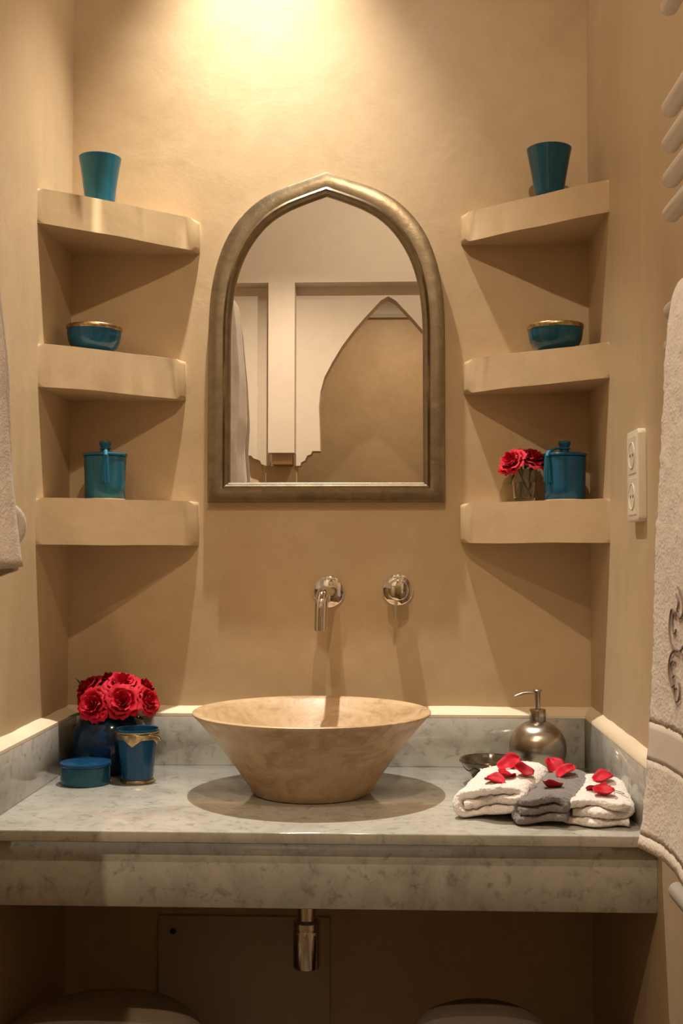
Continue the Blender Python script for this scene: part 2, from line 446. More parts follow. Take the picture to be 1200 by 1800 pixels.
# ------------------------------------------------------------------ drain trap below the counter
dr = thing('drain_trap', 'chrome bottle trap hanging under the marble counter', 'pipe', (-.0210, -.28, .515))
lathe_obj('trap_cup', [(0, 0), (.021, 0), (.0240, .002), (.0248, .006), (.0248, .060), (.0242, .066), (.0235, .066), (.0235, .069), (.0248, .070), (.0248, .080), (.021, .083), (.0170, .084)], 'chrome', dr, 40)
tube_obj('tail_pipe', [(0, 0, .08), (0, 0, .287)], .0165, 'chrome', dr, 28)
tube_obj('outlet_pipe', [(0, .02, .105), (0, .14, .105), (0, .2805, .105)], .0155, 'chrome', dr, 24)
# access panel on the back wall
ap = thing('access_panel', 'plain beige access panel on the back wall below the counter', 'panel', (-.165, 0, .12))
box('board', (-.1715, .1715, -.009, 0, 0, .398), 'panel_paint', ap, .0015, 1)
bm = bmesh.new(); lathe(bm, [(0, 0), (.006, 0), (.006, .0015), (.0045, .0022), (0, .0022)], 20)
bmesh.ops.rotate(bm, verts=bm.verts[:], cent=(0, 0, 0), matrix=Matrix.Rotation(PI/2, 3, 'X'))
fin(bm, 'screw', 'dark_hole', ap, loc=(-.142, -.009, .367))

# ------------------------------------------------------------------ stools
st = thing('round_stool', 'larger pale round padded stool under the counter on the left', 'stool', (-.352, -.395, 0), group='stools under the counter')
def cushion(r, z0, z1, n=3.2):
    pr = [(0, z0)]
    for i in range(0, 25):
        a = -PI/2 + PI*i/24
        c, s_ = math.cos(a), math.sin(a)
        rr = r*(1-.30*(1-abs(c)**(2/n))) if False else r*(abs(c)**(2/n))
        pr.append((max(rr, 1e-4), (z0+z1)/2 + (z1-z0)/2*math.copysign(abs(s_)**(2/2.4), s_)))
    return pr[:-1] + [(0, z1)]
lathe_obj('cushion', cushion(.168, .36, .482), 'stool_leather', st, 56)
lathe_obj('drum', [(0, 0), (.145, 0), (.150, .01), (.152, .375), (0, .375)], 'stool_leather', st, 56)
lathe_obj('piping', [(.153, .372), (.1585, .376), (.1585, .380), (.153, .384)], 'stool_suede', st, 56)
st = thing('round_stool', 'smaller brownish round stool with seamed domed top under the counter on the right', 'stool', (.272, -.435, 0), group='stools under the counter')
lathe_obj('cushion', [(0, .505), (.04, .503), (.075, .497), (.096, .487), (.108, .473), (.112, .463), (.1105, .459), (.1135, .456), (.117, .445), (.118, .43), (.114, .40), (0, .40)], 'stool_suede', st, 56)
lathe_obj('drum', [(0, 0), (.100, 0), (.104, .01), (.106, .405), (0, .405)], 'stool_suede', st, 56)

# ------------------------------------------------------------------ socket on the right wall
so = thing('wall_socket', 'cream double wall socket on the right wall', 'socket', (XR, -.462, 1.3655))
bm = bmesh.new(); add_box(bm, -.0125, 0, -.0425, .0425, -.0735, .0735)
ed = [e for e in bm.edges if abs(e.verts[0].co.y-e.verts[1].co.y) < 1e-6 and abs(e.verts[0].co.z-e.verts[1].co.z) < 1e-6]
bmesh.ops.bevel(bm, geom=ed, offset=.009, segments=4, affect='EDGES', profile=.5)
ed = [e for e in bm.edges if all(v.co.x < -.012 for v in e.verts)]
bmesh.ops.bevel(bm, geom=ed, offset=.003, segments=2, affect='EDGES', profile=.5)
fin(bm, 'plate', 'socket_plastic', so, angle=40)
for zc in (.0330, -.0330):
    bm = bmesh.new(); add_box(bm, -.0133, -.012, -.0285, .0285, zc-.0300, zc+.0300)
    bmesh.ops.bevel(bm, geom=bm.edges[:], offset=.0008, segments=1, affect='EDGES')
    ins = fin(bm, 'outlet', 'socket_plastic', so, smooth=False)
    bm = bmesh.new(); lathe(bm, [(.0215, .0), (.0205, .0012), (.0195, .0004), (0, .0004)], 40)
    bmesh.ops.rotate(bm, verts=bm.verts[:], cent=(0, 0, 0), matrix=Matrix.Rotation(-PI/2, 3, 'Y'))
    fin(bm, 'outlet_well', 'socket_plastic', ins, loc=(-.0134, 0, zc))
    for yy, zz in ((-.0095, 0), (.0095, 0)):
        bm = bmesh.new(); lathe(bm, [(0, .0003), (.0026, .0003), (.0026, 0)], 14)
        bmesh.ops.rotate(bm, verts=bm.verts[:], cent=(0, 0, 0), matrix=Matrix.Rotation(-PI/2, 3, 'Y'))
        fin(bm, 'pin_hole', 'dark_hole', ins, loc=(-.0139, yy, zc+zz))

# ------------------------------------------------------------------ ceramics
def tumbler(loc, label, mat, H, rt_, rb, mixf):
    o = thing('tumbler', label, 'tumbler', loc, group='flared tumblers on the top shelves')
    p = [(0, 0), (rb-.002, 0), (rb, .002)]
    for i in range(1, 9):
        f = i/8; p.append((rb + (rt_-rb)*(mixf*f + (1-mixf)*f**2.0), .002+(H-.005)*f))
    p += [(rt_+.0004, H-.001), (rt_-.001, H), (rt_-.0028, H-.001)]
    for i in range(7, 0, -1):
        f = i/8; p.append((rb + (rt_-rb)*(mixf*f + (1-mixf)*f**2.0)-.004, .002+(H-.005)*f))
    p += [(rb-.005, .008), (0, .007)]
    lathe_obj('cup', p, mat, o, 56)
tumbler((-.444, -.10, 1.9182), 'turquoise flared tumbler on the top left shelf', 'teal_glaze_pale', .1005, .0412, .0285, .55)
tumbler((.4345, -.10, 1.9252), 'darker teal flared tumbler on the top right shelf', 'teal_glaze_green', .1005, .0428, .0262, .85)

def small_bowl(loc, label, mat, tilt):
    o = thing('small_bowl', label, 'bowl', loc, (0, tilt, 0), group='metal-rimmed bowls on the middle shelves')
    H = .0535
    lathe_obj('body', [(0, 0), (.024, 0), (.0255, .002), (.034, .005), (.0445, .013), (.0500, .024), (.0525, .038), (.0530, H-.004), (.0518, H-.004), (.0505, .038), (.047, .024), (.040, .014), (.028, .008), (0, .007)], mat, o, 56)
    lathe_obj('rim_band', [(.0532, H-.0075), (.0543, H-.006), (.0545, H-.001), (.0533, H+.0008), (.0512, H), (.0508, H-.006), (.0518, H-.0072)], 'gilt_metal', o, 56)
small_bowl((-.4560, -.090, 1.6318), 'bright blue bowl with worn metal rim on the middle left shelf', 'teal_glaze', .02)
small_bowl((.4470, -.087, 1.6288), 'darker blue bowl with worn metal rim on the middle right shelf', 'teal_glaze_green', -.008)

def jar(loc, label, mat, tdir, rot):
    o = thing('lidded_jar', label, 'jar', loc, (0, 0, rot), group='lidded jars with tassels on the bottom shelves')
    R, H = .0405, .0855
    lathe_obj('base_ring', [(0, 0), (R-.003, 0), (R-.0012, .001), (R-.0012, .003), (0, .003)], 'ledge_plaster', o, 56)
    lathe_obj('body', [(0, .002), (R-.002, .002), (R-.0005, .004), (R-.001, .03), (R, .06), (R+.0012, H-.001), (R, H), (R-.004, H), (0, H-.002)], mat, o, 56)
    l = lathe_obj('lid', [(0, H+.0005), (R+.001, H+.0005), (R+.003, H+.002), (R+.0033, H+.0045), (R+.002, H+.0065), (R-.004, H+.0078), (.02, H+.0095), (.011, H+.0115), (0, H+.0118)], mat, o, 56)
    lathe_obj('lid_knob', [(.0095, H+.010), (.0085, H+.014), (.009, H+.019), (.0115, H+.0245), (.0122, H+.028), (.0115, H+.0305), (.008, H+.0318), (0, H+.032)], mat, l, 36)
    # tassel: cord round the knob, wrapped head, hanging threads
    dx, dy = tdir
    ts = tube_obj('tassel', [(dx*.010, dy*.010, H+.017), (dx*.020, dy*.020, H+.0165), (dx*.032, dy*.032, H+.013), (dx*.0425, dy*.0425, H+.0075), (dx*.0465, dy*.0465, H-.001)], [.0026, .0022, .0026, .0042, .0046], 'thread', o, 12)
    bm = bmesh.new()
    for k in range(22):
        a = 2.4*k; r0 = .0036*math.sqrt((k+.5)/22); r1 = .0072*math.sqrt((k+.5)/22)
        bx, by = dx*.0470, dy*.0470
        L = .052 + random.uniform(-.003, .003)
        tube(bm, [(bx+r0*math.cos(a), by+r0*math.sin(a)*.6, H+.002), (bx+r0*1.5*math.cos(a), by+r0*1.3*math.sin(a)*.6, H-.02), (bx+r1*math.cos(a)+random.uniform(-.0006, .0006), by+r1*math.sin(a)*.5, H-L)], .0009, 5)
    fin(bm, 'tassel_threads', 'thread', ts)
    tube_obj('knob_cord', [(.0105*math.cos(a), .0105*math.sin(a), H+.0165) for a in [2*PI*i/20 for i in range(21)]], .0013, 'thread', o, 8)
jar((-.4345, -.077, 1.3448), 'turquoise lidded jar with tassel, alone on the bottom left shelf', 'teal_glaze_pale', (.26, -.965), 0)
jar((.4640, -.078, 1.3422), 'blue lidded jar with tassel beside the roses on the bottom right shelf', 'teal_glaze', (-.80, -.60), 0)

# counter ceramics, left
vs = thing('round_vase', 'dark blue globe vase full of red roses in the counter corner', 'vase', (-.413, -.1045, CT))
lathe_obj('body', [(0, 0), (.040, 0), (.044, .002), (.060, .018), (.0695, .038), (.0728, .060), (.0700, .082), (.060, .102), (.046, .114), (.038, .118), (.037, .122), (.039, .125), (.037, .126), (.034, .122), (.034, .116), (.044, .108), (.062, .08), (.066, .06), (.058, .03), (.03, .012), (0, .01)], 'blue_glaze', vs, 64)
cp = thing('banded_cup', 'blue tapered cup with gilt metal band and pendant points, before the vase', 'cup', (-.3402, -.199, CT))
H = .0985
lathe_obj('body', [(0, .004), (.0285, .004), (.0292, .008), (.031, .03), (.0342, .06), (.0372, .082), (.0390, H-.002), (.0385, H), (.0370, H-.001), (.0345, .07), (.030, .03), (.027, .012), (0, .011)], 'blue_glaze_mid', cp, 64)
lathe_obj('base_ring', [(0, 0), (.0290, 0), (.0305, .001), (.0310, .0035), (.0300, .006), (.0285, .006), (0, .005)], 'gilt_metal', cp, 56)
def cup_r(z): return .0285 + (z-.004)/(H-.006)*.0105
bm = bmesh.new(); NB = 96; rows = []
for i in range(NB):
    a = 2*PI*i/NB
    ph = ((a - (-1.62))/(2*PI)*4) % 1.0; tri = max(0, 1-abs(min(ph, 1-ph))*2/.62)
    zb = .082 - .0125*tri**1.2 - .002
    zt = .0905 + .0006*math.sin(7*a)
    row = []
    for zz, off in ((zb, .0004), (zb+.001, .0016), ((zb+zt)/2, .0022), (zt-.001, .0030), (zt, .0024), (zt, .0002)):
        r = cup_r(zz)+off; row.append(bm.verts.new((r*math.cos(a), r*math.sin(a), zz)))
    rows.append(row)
for i in range(NB):
    a, b = rows[i], rows[(i+1) % NB]
    for k in range(5): bm.faces.new((a[k], b[k], b[k+1], a[k+1]))
fin(bm, 'metal_band', 'gilt_metal', cp)
bm = bmesh.new()
for sgn, aa in ((1, -.30),):
    r = cup_r(.088)+.004
    tube(bm, [(r*math.cos(aa-.5), r*math.sin(aa-.5), .0905), (r*1.03*math.cos(aa-.2), r*1.03*math.sin(aa-.2), .0885), (r*1.05*math.cos(aa), r*1.05*math.sin(aa), .0845), (r*1.05*math.cos(aa+.12), r*1.05*math.sin(aa+.12), .0790)], [.0022, .0026, .0028, .0034], 10)
fin(bm, 'pendant', 'gilt_metal', cp)
rim = lathe_obj('rim_beads', [(.0392, .0912), (.0412, .0920), (.0412, .0932), (.0392, .0940)], 'gilt_metal', cp, 56)
bx = thing('round_box', 'low round teal lidded box on the counter, left of the cup', 'box', (-.4312, -.219, CT))
lathe_obj('body', [(0, 0), (.043, 0), (.0445, .001), (.0452, .004), (.0450, .033), (.0435, .0335), (0, .033)], 'teal_glaze_green', bx, 56)
lathe_obj('lid', [(0, .0338), (.0455, .0338), (.0466, .0350), (.0468, .0378), (.0460, .0398), (.043, .0405), (.02, .0408), (0, .0408)], 'blue_glaze_mid', bx, 56)

# counter, right: brown bowl and soap dispenser
bb = thing('lustre_bowl', 'small brown lustre bowl left of the steel soap dispenser', 'bowl', (.3085, -.195, CT))
lathe_obj('body', [(0, 0), (.024, 0), (.0265, .001), (.0280, .006), (.038, .019), (.048, .032), (.0545, .0405), (.0563, .0455), (.0555, .0472), (.0535, .0465), (.050, .040), (.040, .027), (.028, .014), (.012, .008), (0, .007)], 'brown_lustre', bb, 64)
lathe_obj('rim_band', [(.0552, .0400), (.0566, .0405), (.0576, .0425), (.0566, .0440), (.0556, .0440)], 'brown_lustre', bb, 64)
bm = bmesh.new()
for k in range(6):
    pts = []
    for i in range(13):
        f = i/12; a = 2*PI*(k+f)/6 - 1.2; z = .0365 - .0095*math.sin(PI*f)
        rr = .038 + (z-.019)*(.048-.038)/.013 + .0006
        pts.append((rr*math.cos(a), rr*math.sin(a), z))
    tube(bm, pts, .0006, 6)
fin(bm, 'swag_lines', 'dark_hole', bb)
sd = thing('soap_dispenser', 'spherical brushed steel soap dispenser with pump in the right corner', 'soap dispenser', (.4085, -.087, CT))
SR = .0548; pr = [(0, 0), (.026, 0)]
for i in range(0, 33):
    a = -PI/2 + .50 + (PI - .50 - .24)*i/32
    pr.append((SR*math.cos(a), .0478 + SR*math.sin(a)))
pr.append((.0125, .101))
lathe_obj('body', pr, 'brushed_steel', sd, 72)
lathe_obj('collar', [(.0135, .099), (.0152, .0995), (.0156, .101), (.0156, .121), (.0150, .1225), (.008, .1228), (0, .1228)], 'brushed_steel', sd, 48)
pm = tube_obj('pump_stem', [(0, 0, .122), (0, 0, .1575)], .0054, 'brushed_steel', sd, 24)
lathe_obj('pump_cap', [(0, .1568), (.0078, .1568), (.0082, .1575), (.0082, .1590), (.0075, .1597), (0, .1597)], 'brushed_steel', sd, 28)
tube_obj('nozzle', [(-.002, 0, .1535), (-.018, 0, .1538), (-.0275, 0, .1528), (-.036, -.001, .1500), (-.0435, -.001, .1466)], [.0026, .0025, .0025, .0024, .0022], 'brushed_steel', sd, 14)

# ------------------------------------------------------------------ roses
def petal_mesh(name, R, Hh, span, base, curl, cup, wav, seed, mat, NU=8, NV=7):
    bm = bmesh.new(); g = []
    for j in range(NV+1):
        v = j/NV; row = []
        for i in range(NU+1):
            u = -1+2*i/NU
            wid = (math.sin(PI*min(1, .12+v*.60)))**.7 * (1 if v < .75 else math.sqrt(max(0, 1-((v-.75)/.25)**2*.42)))
            a = u*span*wid
            edge = v**2
            r = base + (R-base)*(v**cup) + curl*max(0, v-.62)**2*(1+.35*u*u)
            r += wav*math.sin(u*4+seed)*edge + wav*.7*math.sin(u*9+2*seed)*edge
            z = Hh*(v**.85)*(1-.16*u*u*edge) - curl*1.1*max(0, v-.78)**2*4
            z += wav*.8*math.cos(u*5+seed*1.7)*edge
            row.append(bm.verts.new((r*math.cos(a), r*math.sin(a), z)))
        g.append(row)
    for j in range(NV):
        for i in range(NU): bm.faces.new((g[j][i], g[j][i+1], g[j+1][i+1], g[j+1][i]))
    me = bpy.data.meshes.new(name); bm.to_mesh(me); bm.free()
    me.materials.append(MAT[mat])
    for p in me.polygons: p.use_smooth = True
    return me
PET = {}
for key, mat in (('red', 'rose_red'), ('deep', 'rose_deep')):
    PET[key] = [[petal_mesh('petal', *prm, seed=sd_, mat=mat) for sd_ in (1.0, 2.7)] for prm in (
        (.22, .90, 1.35, .05, -.05, .9, .015), (.36, .95, 1.15, .08, .05, .75, .025), (.56, .92, 1.0, .12, .35, .6, .035),
        (.80, .80, .86, .15, .75, .5, .05), (1.0, .62, .75, .18, 1.0, .46, .07))]
def rose(loc, axis, size, label, key, spin, group, stem=None, counts=(3, 4, 5, 5, 6)):
    q = Vector((0, 0, 1)).rotation_difference(Vector(axis).normalized())
    o = thing('rose', label, 'flower', loc, q.to_euler(), group)
    for ring, cnt in enumerate(counts):
        for k in range(cnt):
            p = link('petal', PET[key][ring][k % 2], o)
            p.rotation_euler = (random.uniform(-.06, .06), random.uniform(-.08, .08), spin + 2*PI*k/cnt + ring*.7 + random.uniform(-.12, .12))
            s = size*random.uniform(.94, 1.06); p.scale = (s, s, s*random.uniform(.95, 1.05))
            p.location = (0, 0, -size*.05*ring)
    lathe_obj('calyx', [(0, -size*.42), (size*.10, -size*.38), (size*.2, -size*.22), (size*.16, -size*.05), (0, 0)], 'leaf_green', o, 14)
    if stem:
        inv = o.matrix_basis.inverted() if False else (Matrix.Translation(loc) @ q.to_matrix().to_4x4()).inverted()
        tube_obj('stem', [inv @ Vector(p) for p in stem], .0016, 'stem_green', o, 8)
    return o
VX, VY, VZ = -.413, -.1045, CT
def vase_stem(loc, ax, i):
    a = Vector(loc) - Vector(ax).normalized()*.008
    foot = Vector((VX + .006*math.cos(i*2.1), VY + .006*math.sin(i*2.1), VZ+.024))
    nk = Vector((VX + .014*math.cos(i*1.3), VY + .014*math.sin(i*1.3), VZ+.120))
    return [a, a.lerp(nk, .5), nk, nk.lerp(foot, .5), foot]
G = 'red roses in the round vase'
RS = [((-.4255, -.150, .9565), (-.22, -.92, .32), .0295, 'red rose lowest at front left of the round vase', 'red', .3),
      ((-.3725, -.153, .9620), (.12, -.90, .42), .0310, 'open red rose facing forward at front centre of the round vase', 'red', 1.3),
      ((-.3370, -.120, .9600), (.80, -.45, .35), .0265, 'red rose at the right side of the round vase', 'red', 2.0),
      ((-.4430, -.110, .9790), (-.70, -.45, .65), .0290, 'dark red rose leaning left at the back of the round vase', 'deep', .9),
      ((-.3830, -.112, .9870), (.08, -.42, .90), .0310, 'pinkish red rose topmost in the round vase', 'red', 2.7),
      ((-.4150, -.078, .9880), (-.15, .1, .98), .0270, 'deep red rose at the very back of the round vase', 'deep', 3.3),
      ((-.3480, -.088, .9780), (.5, .05, .85), .0250, 'deep red rose at back right of the round vase', 'deep', .1)]
for i, (loc, ax, s, lb, key, spin) in enumerate(RS):
    loc = (loc[0]-.006, loc[1], loc[2]-.004)
    rose(loc, ax, s, lb, key, spin, G, vase_stem(loc, ax, i))
def leaf_mesh(bm, base, tip, width, sag=.004, n=7):
    b, t_ = Vector(base), Vector(tip); d = t_-b; side = d.cross(Vector((0, -.3, 1))).normalized(); rows = []
    for i in range(n+1):
        f = i/n; w_ = width*math.sin(PI*min(1, f*.96+.02))**.8; c = b+d*f + Vector((0, 0, -sag*math.sin(PI*f)))
        rows.append([bm.verts.new(c-side*w_ + Vector((0, 0, w_*.25))), bm.verts.new(c), bm.verts.new(c+side*w_ + Vector((0, 0, w_*.25)))])
    for a, c in zip(rows, rows[1:]):
        for k in range(2): bm.faces.new((a[k], a[k+1], c[k+1], c[k]))
sprig = thing('leaf_sprig', 'green rose leaves sticking out under the roses of the round vase', 'leaves', (VX, VY, VZ+.126))
for bse, tip, wd in (((-.025, -.01, .0), (-.073, -.035, -.016), .007), ((-.02, -.01, .01), (-.066, -.012, .055), .005), ((.03, -.02, .0), (.075, -.035, -.022), .006), ((.028, -.015, .0), (.066, -.045, -.012), .006)):
    bm = bmesh.new(); leaf_mesh(bm, bse, tip, wd); fin(bm, 'leaf', 'leaf_green', sprig)
tube_obj('twig', [(0, 0, -.03), (.0, -.005, -.005), (-.02, -.01, .0)], .0014, 'stem_green', sprig, 8)
tube_obj('twig', [(0, 0, -.03), (.005, -.005, -.005), (.028, -.018, .0)], .0014, 'stem_green', sprig, 8)

# glass with roses on the bottom right shelf
GX, GY, GZ = .3890, -.055, 1.3423
gl = thing('small_glass', 'clear glass tumbler with rose stems on the bottom right shelf', 'glass', (GX, GY, GZ))
lathe_obj('glass_wall', [(0, 0), (.0195, 0), (.0205, .001), (.0225, .03), (.0258, .062), (.0254, .0628), (.0246, .062), (.0214, .03), (.0190, .007), (0, .006)], 'clear_glass', gl, 48)
lathe_obj('water', [(0, .0062), (.0188, .0072), (.0208, .025), (.0220, .038), (0, .038)], 'water', gl, 48)
G2 = 'red roses in the small glass'
for i, (loc, ax, s, lb, key, spin) in enumerate([
        ((GX-.022, GY-.014, GZ+.0745), (-.62, -.62, .48), .0270, 'ragged red rose leaning left in the small glass', 'red', .2),
        ((GX+.014, GY-.006, GZ+.0760), (.25, -.55, .80), .0290, 'red rose on the right in the small glass', 'deep', 1.1),
        ((GX-.006, GY+.006, GZ+.0800), (-.1, .05, .98), .0255, 'dark red rose at the back of the small glass', 'deep', 2.2)]):
    a = Vector(loc) - Vector(ax).normalized()*.008
    f = Vector((GX + (.010, .004, -.006)[i], GY + (-.002, .006, .004)[i], GZ+.010))
    nk = Vector((GX + (-.010, .011, -.003)[i], GY + (-.006, -.004, .009)[i], GZ+.056))
    rose(loc, ax, s, lb, key, spin, G2, [a, nk, nk.lerp(f, .5)+Vector((.001, 0, 0)), f])
sprig = thing('leaf_sprig', 'green rose leaf hanging over the rim of the small glass', 'leaves', (GX, GY, GZ+.058))
for bse, tip, wd in (((.0, -.014, .004), (.005, -.030, .022), .006), ((-.02, -.018, .002), (-.031, -.026, -.028), .0022), ((.012, -.012, .0), (.018, -.024, .012), .005)):
    bm = bmesh.new(); leaf_mesh(bm, bse, tip, wd, .001); fin(bm, 'leaf', 'leaf_green', sprig)
tube_obj('twig', [(-.002, -.002, -.045), (-.004, -.006, -.01), (-.002, -.012, .004)], .001, 'stem_green', sprig, 8)

# ------------------------------------------------------------------ folded hand towels on the counter
def folded_towel(name, label, loc, rot, W, H, L, mat, seed, rise):
    """terry towel folded over itself; the fold section faces -Y, length runs along +Y, thicker towards the back"""
    th = H*.345
    path = [(.43*W, .165*H), (.10*W, .175*H), (-.25*W, .17*H), (-.38*W, .19*H), (-.445*W, .36*H), (-.445*W, .60*H), (-.38*W, .79*H),
            (-.2*W, .83*H), (.12*W, .845*H), (.33*W, .80*H), (.435*W, .66*H), (.430*W, .53*H), (.34*W, .47*H), (.10*W, .515*H), (-.15*W, .495*H), (-.33*W, .50*H)]
    NS, NL = 130, 66
    P = crom([(x, z) for x, z in path], NS); N = []
    for i in range(NS):
        tg = (P[min(i+1, NS-1)] - P[max(i-1, 0)]).normalized(); N.append(Vector((-tg.y, tg.x, 0)))
    n = 2*NS
    bm = bmesh.new(); rows = []
    for j in range(NL+1):
        f = (j/NL)**1.3 if j < NL else 1.0
        tf = 1.0
        if f < .10: tf = .35 + .65*math.sqrt(max(0, 1-(1-f/.10)**2))
        e = math.sqrt(max(.03, 1-((f-.74)/.26)**2*.97)) if f > .74 else 1.0
        row = []
        for k in range(n):
            i = k if k < NS else n-1-k
            p = P[i] + N[i]*(th/2*tf*(1 if k < NS else -1))
            push = .006*math.sin(i*.21+seed*2) + .004*math.sin(i*.07*seed+1)
            z = p.y*(1 + rise*f)*(.30+.70*e) + .012*(1-e)
            x = p.x*(1-.16*(1-e))
            co = Vector((x, L*f + (push if f < .12 else push*max(0, 1-(f-.12)/.2)), max(0, z - .06*H*math.sin(PI*f)*(z/H))))
            q = co*22 + Vector((seed*3.3, seed*1.9, seed))
            d = noise.noise_vector(q)*.0038 + noise.noise_vector(co*80)*.0016 + noise.noise_vector(co*260)*.0013
            if co.z < .006: d.z = abs(d.z)*.3
            row.append(bm.verts.new(co+d))
        rows.append(row)
    for a, b in zip(rows, rows[1:]):
        for i in range(n): bm.faces.new((a[i], a[(i+1) % n], b[(i+1) % n], b[i]))
    for r_ in (rows[0], rows[-1]):
        for i in range(NS-1): bm.faces.new((r_[i], r_[i+1], r_[n-2-i], r_[n-1-i]))
    o = thing(name, label, 'towel', loc, rot, 'folded hand towels on the counter')
    fin(bm, 'cloth', mat, o, angle=180)
    return o
TW = [folded_towel('hand_towel', 'folded white hand towel leaning on the grey one, left of the three', (.2830, -.4950, CT+.0085), (0, -.18, -.40), .118, .046, .172, 'terry_small', 1, .46),
      folded_towel('hand_towel', 'folded grey hand towel between the two white ones', (.3560, -.5290, CT+.0055), (0, -.13, -.36), .095, .042, .195, 'terry_grey', 2, .50),
      folded_towel('hand_towel', 'folded white hand towel nearest the hanging bath towel, right of the three', (.4420, -.5320, CT+.0008), (0, .0, -.10), .114, .044, .182, 'terry_small', 3, .30)]
def drop(x, y, z=1.05):
    dg = bpy.context.evaluated_depsgraph_get()
    ok, p, nn, *_ = SC.ray_cast(dg, Vector((x, y, z)), Vector((0, 0, -1)))
    return p, nn
bpy.context.view_layer.update()
# small embroidered initial on the right towel
inv = (Matrix.Translation(TW[2].location) @ TW[2].rotation_euler.to_matrix().to_4x4()).inverted()
bm = bmesh.new()
for pts in ([(.000, .004), (.004, .012), (.013, .014), (.019, .008), (.014, .002), (.004, .001)], [(.010, .002), (.016, -.006), (.022, -.010)], [(.001, -.008), (.003, .004), (.000, .016)]):
    tube(bm, [inv @ (drop(.474+p.x, -.486+p.y)[0] + Vector((0, 0, .0004))) for p in crom(pts, 12)], .0006, 6)
fin(bm, 'initial', 'embroidery', TW[2])

# loose petals
def loose(loc, rot, s, label, seed, mat='rose_red'):
    bm = bmesh.new(); N = 9; g = []
    for j in range(N+1):
        v = j/N; row = []
        for i in range(N+1):
            u = -1+2*i/N
            wd = math.sin(PI*min(.97, .10+v*.72))**.75*(1 if v < .7 else math.sqrt(max(.02, 1-((v-.7)/.3)**2*.85)))
            x = u*wd*.5; y = v-.5
            z = .42*u*u*wd*.6 + .30*(v-.4)**2 + .06*math.sin(5*u+seed)*v + .05*math.sin(7*v+seed*2)
            row.append(bm.verts.new((x*s, y*s*1.05, z*s)))
        g.append(row)
    zm = min(v.co.z for v in bm.verts)
    for v in bm.verts: v.co.z -= zm
    for j in range(N):
        for i in range(N): bm.faces.new((g[j][i], g[j][i+1], g[j+1][i+1], g[j+1][i]))
    o = fin(bm, 'rose_petal', mat, angle=180); o.location = loc; o.rotation_euler = rot
    md = o.modifiers.new('thickness', 'SOLIDIFY'); md.thickness = .0006
    return tag(o, label, 'petal', 'loose red petals on the towels')
PLACES = [   # x, y, turn, lean, size, label, material
    (.324, -.388, -1.3, .15, .038, 'largest red petal near the top of the left white towel', 'rose_red'),
    (.290, -.476, .9, .0, .032, 'red petal lowest down the left white towel', 'rose_red'),
    (.311, -.452, 2.2, .25, .029, 'curled red petal in the middle of the left white towel', 'rose_red'),
    (.338, -.448, 1.4, .10, .031, 'narrow red petal at the right of the left white towel', 'rose_deep'),
    (.398, -.372, .3, .75, .032, 'upright red petal highest on the grey towel', 'rose_red'),
    (.414, -.415, -1.0, .20, .033, 'red petal lying in the middle of the grey towel', 'rose_red'),
    (.378, -.486, -.9, .05, .033, 'thin dark red petal at the front of the grey towel', 'rose_deep'),
    (.472, -.415, -1.2, .20, .033, 'red petal farthest back on the right white towel', 'rose_red'),
    (.452, -.478, .5, .10, .034, 'upper of the two overlapping petals on the right white towel', 'rose_deep'),
    (.456, -.506, -1.4, .0, .032, 'lower of the two overlapping petals on the right white towel', 'rose_red')]
spots = [drop(q[0], q[1]) for q in PLACES]
for i, ((x, y, turn, lean, sz, lb, mt), (p, nn)) in enumerate(zip(PLACES, spots)):
    rot = Vector((0, 0, 1)).rotation_difference(nn).to_matrix() @ Matrix.Rotation(turn, 3, 'Z') @ Matrix.Rotation(lean, 3, 'X')
    loose(p + nn*(.0006 + .22*sz*math.sin(lean)), rot.to_euler(), sz, lb, i+1, mt)

# ------------------------------------------------------------------ towel radiator and bath towel on the right wall
rd = thing('towel_radiator', 'white tubular towel radiator on the right wall', 'radiator', (XR, -1.2, .78))
def rtube(z, y0=-.940, y1=-1.50):
    pts = [(.0, 0)]
    prof = []
    L = y0-y1
    for i in range(7):
        a = PI/2*i/6; prof.append((y0 - .009 + .009*math.cos(PI/2-a) if False else y0-.010*(1-math.cos(a)) - 0, 0))
    bm = bmesh.new()
    P = [(.46-XR, y0-.0001, z), (.46-XR, y0-.0012, z), (.46-XR, y0-.004, z), (.46-XR, y0-.008, z), (.46-XR, y1+.008, z), (.46-XR, y1, z)]
    tube(bm, [(x, y+1.2, zz-.78) for x, y, zz in P], [.003, .0070, .0098, .0110, .0110, .008], 20)
    fin(bm, 'tube', 'white_enamel', rd, angle=50)
zs = [1.900, 1.7755, 1.7322, 1.6895, 1.6477, 1.530, 1.4876, 1.4452, 1.403, 1.285, 1.2426, 1.20, 1.158, 1.04, .998, .956, .845]
for z in zs: rtube(z)
for y in (-1.05, -1.44):
    tube_obj('rail', [(.502-XR, y+1.2, -.05+.03), (.502-XR, y+1.2, 1.25)], .0115, 'white_enamel', rd, 16)
    for z in (.10, 1.14):
        tube_obj('bracket', [(.50-XR, y+1.2, z), (0, y+1.2, z)], .008, 'white_enamel', rd, 12)
for z in zs:
    for y in (-1.05, -1.44):
        pass
bt = thing('bath_towel', 'white terry bath towel with scroll embroidery hung over the radiator', 'towel', (.46, -1.25, 1.53))
prof = [(.4805, 1.16), (.4805, 1.30), (.4800, 1.45), (.4795, 1.515), (.4775, 1.536), (.470, 1.5475), (.460, 1.5500), (.4495, 1.545), (.4425, 1.530), (.4385, 1.510), (.4330, 1.455), (.4300, 1.40), (.4260, 1.3255), (.4210, 1.255), (.4176, 1.156), (.4150, 1.086), (.4094, 1.010), (.4066, .972), (.3990, .916)]
PR = crom(prof, 150)
